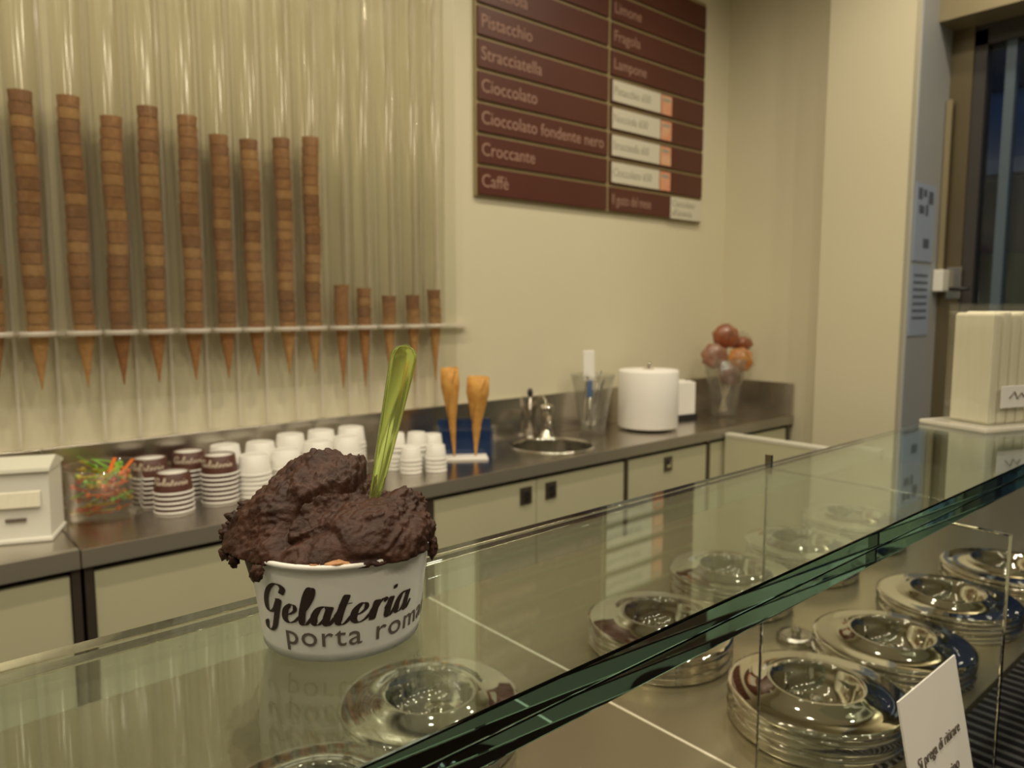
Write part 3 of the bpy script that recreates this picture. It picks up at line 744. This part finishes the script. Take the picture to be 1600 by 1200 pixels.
# taps
t = thing('mixer_tap', 'short domed chrome tap behind the round sink', 'tap', (1.950, 2.040, Z))
MB().lathe([(.030, 0), (.030, .006), (.022, .012), (.019, .05), (.020, .085), (.026, .098), (.028, .112), (.022, .124), (0, .128)], 28).obj('column', M['chrome'], t)
MB().tube([(0, 0, .07), (-.03, -.04, .085), (-.06, -.075, .080), (-.075, -.095, .060)], [.011, .011, .010, .009], 12).obj('spout', M['chrome'], t)
MB().tube([(0, .0, .122), (.01, .02, .140), (.02, .045, .146)], [.006, .005, .007], 10).obj('lever', M['chrome'], t)
t = thing('dipper_tap', 'slender steel water pipe with black tip left of the chrome tap', 'tap', (1.885, 2.064, Z))
MB().lathe([(.018, 0), (.018, .004), (.010, .010), (0, .012)], 20).obj('base', M['dull_steel'], t)
MB().tube([(0, 0, .008), (0, 0, .16)], .0055, 10).obj('pipe', M['dull_steel'], t)
MB().lathe([(.006, .158), (.010, .164), (.011, .176), (.007, .188), (0, .190)], 16).obj('tip', M['black'], t)

# glass jar of utensils
t = thing('utensil_jar', 'flared glass jar of serving tools behind the sink', 'jar', (2.125, 1.965, Z))
MB().lathe([(0, .004), (.052, .004), (.055, .012), (.050, .020), (.072, .165), (.088, .235), (.086, .236), (.069, .165), (.047, .022), (0, .010)], 40).obj('jar_glass', M['glassware'], t)
def tool(name, label, cat, base, tip, parts):
    b_, t_ = Vector(base), Vector(tip); o = thing(name, label, cat, tuple(b_))
    o.rotation_euler = (t_-b_).to_track_quat('Z', 'Y').to_euler()
    for nm, mb2, m in parts: mb2.obj(nm, m, o)
jx, jy = 2.125, 1.965
def P(dx, dy, z): return (jx+dx, jy+dy, Z+z)
tool('spatula', 'white spatula with blue neck standing highest in the glass jar', 'spatula', P(-.012, 0, .02), P(-.012, .012, .33),
     [('blade', MB().box(-.030, .030, -.0035, .0035, .190, .308, None, .003), M['tissue']), ('neck', MB().box(-.013, .013, -.005, .005, .125, .192, None, .002), mat('bright_blue_plastic', (.02, .13, .42), .3)),
      ('handle', MB().tube([(0, 0, 0), (0, 0, .125)], .005, 8), M['dull_steel'])])
for k, (a, b2, lab) in enumerate([(P(-.02, -.02, .02), P(.045, -.01, .20), 'leaning right nearest the front'), (P(-.035, 0, .02), P(.062, .015, .245), 'leaning right, handle curled at top'),
                                  (P(0, .02, .02), P(.030, -.03, .215), 'upright at the middle of the jar'), (P(-.03, .02, .02), P(-.055, -.02, .24), 'leaning left against the rim')]):
    L_ = (Vector(b2)-Vector(a)).length
    tool('steel_spoon', 'long steel serving spoon ' + lab, 'spoon', a, b2,
         [('handle', MB().tube([(0, 0, 0), (0, 0, L_*.75), (.004, 0, L_*.93), (.0, 0, L_)], [.0045, .004, .005, .006], 8), M['dull_steel']), ('bowl', MB().lathe([(0, -.004), (.010, .004), (.012, .02), (.008, .036), (0, .04)], 14), M['dull_steel'])])

# paper roll
t = thing('paper_roll', 'big white roll of paper towel on a steel spindle stand', 'paper roll', (2.395, 1.908, Z))
MB().lathe([(0, 0), (.085, 0), (.086, .005), (0, .007)], 40).obj('stand_base', M['black'], t)
MB().lathe([(.022, .010), (.118, .010), (.1215, .016), (.1215, .235), (.118, .242), (.030, .246), (.022, .244)], 64, close=True).obj('paper', M['tissue'], t)
MB().lathe([(.0225, .012), (.0225, .247), (.021, .247), (.021, .012)], 24, close=True).obj('core', mat('cardboard', (.4, .3, .18), .8), t)
MB().tube([(0, 0, .006), (0, 0, .262), (.004, 0, .270), (.009, 0, .266)], .004, 8).obj('spindle', M['dull_steel'], t)
# folded paper stack behind
t = thing('paper_stack', 'upright block of folded white towels on a dark tray behind the roll', 'paper towels', (2.715, 1.990, Z), R_(-10))
B(-.07, .07, -.05, .06, 0, .022, .002).obj('tray', M['black'], t)
for k in range(7):
    B(-.056+.0*k, .056, -.045+.0135*k, -.033+.0135*k, .0225, .165+.002*(k % 3), .002).obj('folded_towel', M['tissue'], t)

# vase of candied cookie pops
vx, vy = 2.955, 1.915
t = thing('pop_vase', 'tall flared glass vase of wrapped cookie pops in the worktop corner', 'vase', (vx, vy, Z))
MB().lathe([(0, .003), (.055, .003), (.058, .010), (.060, .05), (.098, .262), (.096, .263), (.056, .05), (.052, .014), (0, .012)], 44).obj('vase_glass', M['glassware'], t)
POPS = [((-.062, .01, .285), 'cookie_pink', 'rosy round cookie pop at the left of the vase'), ((.000, .0, .372), 'cookie_red', 'red-brown cookie pop standing highest in the vase'),
        ((.108, -.005, .335), 'cookie_red', 'flat red-brown cookie pop leaning out at the right'), ((.040, -.05, .262), 'cookie', 'golden swirled cookie pop facing the front'),
        ((-.020, -.045, .195), 'cookie_pink', 'small rosy cookie pop low in the vase'), ((.052, .03, .205), 'cookie', 'golden cookie pop low at the back of the vase')]
for (hx, hy, hz), mk_, lab in POPS:
    hx *= 1.2
    base = Vector((vx-hx*.25, vy-hy*.25, Z+.020)); hd = Vector((vx+hx, vy+hy, Z+hz)); d = (hd-base).normalized(); L_ = (hd-base).length
    t = thing('cookie_pop', lab, 'cookie pop', tuple(base)); t.rotation_euler = d.to_track_quat('Z', 'Y').to_euler()
    MB().tube([(0, 0, 0), (0, 0, L_-.02)], .0032, 8).obj('stick', M['stick'], t)
    bm = bmesh.new(); bmesh.ops.create_icosphere(bm, subdivisions=3, radius=1)
    low = hz < .22
    for v in bm.verts:
        n_ = 1+.12*noise.noise(v.co*2.2+Vector((hx*50, 0, 0)))+.06*math.sin(8*math.atan2(v.co.x, v.co.z))
        sx_, sy_, sz_ = (.060, .032, .057) if not low else (.048, .026, .046)
        if 'flat' in lab: sx_, sy_, sz_ = .050, .040, .034
        v.co = Vector((v.co.x*sx_*n_, v.co.y*sy_, v.co.z*sz_*n_))
    bm.verts.index_update(); hb = MB().add([tuple(v.co) for v in bm.verts], [tuple(v.index for v in f.verts) for f in bm.faces], True); bm.free()
    hh = hb.obj('cookie', M[mk_], t); hh.location = (0, 0, L_-.01)
    q = (Matrix.Rotation(math.atan2(-.66, .75), 3, 'Z')); hh.rotation_euler = (d.to_track_quat('Z', 'Y').to_matrix().inverted() @ Matrix.Rotation(R_(-41), 3, 'Z')).to_euler()
    if 'swirled' in lab or 'highest' in lab:
        pts = [(.006*q_*math.cos(q_*1.1)*1.0, -.029+.0018*q_*.5, .006*q_*math.sin(q_*1.1)) for q_ in [1+.25*i for i in range(24)]]
        s_ = MB().tube(pts, .0026, 6).obj('icing_swirl', M['cookie_red'] if 'swirled' in lab else M['cookie'], hh)
    wr_ = MB().lathe([(.004, -.06), (.010, -.045), (.040, -.005), (.048, .012), (.036, .040), (.012, .056), (0, .060)], 14).obj('cellophane', M['glassware'], hh)

# ------------------------------------------------------------------ napkin dispenser at the far end of the glass shelf
t = thing('napkin_dispenser', 'tall clear acrylic napkin dispenser at the far end of the glass shelf', 'dispenser', (1.209, .345, 1.2305), R_(-20))
B(-.078, .070, -.052, .052, 0, .006, .002).obj('base_plate', M['acrylic_edge'], t)
for (x0, x1, y0, y1) in ((-.052, -.0495, -.034, .034), (.0495, .052, -.034, .034), (-.0495, .0495, .0315, .034), (-.0495, .0495, -.034, -.0315)):
    B(x0, x1, y0, y1, .006, .170).obj('side_wall', M['acrylic'], t)
B(-.052, .052, -.034, .034, .170, .173).obj('lid', M['acrylic'], t)
for k in range(5):
    B(-.046+.0186*k, -.0292+.0186*k, -.030, .030, .0065, .160+.002*(k % 2), .004).obj('napkin', M['napkin'], t)
lb = B(-.030, .030, -.0360, -.0342, .030, .060).obj('sticker', M['paper'], t)
MB().tube([(-.016, -.0366, .043), (-.006, -.0366, .052), (0, -.0366, .042), (.008, -.0366, .050), (.014, -.0366, .044)], .0009, 6).obj('emblem', M['ink_grey'], lb)
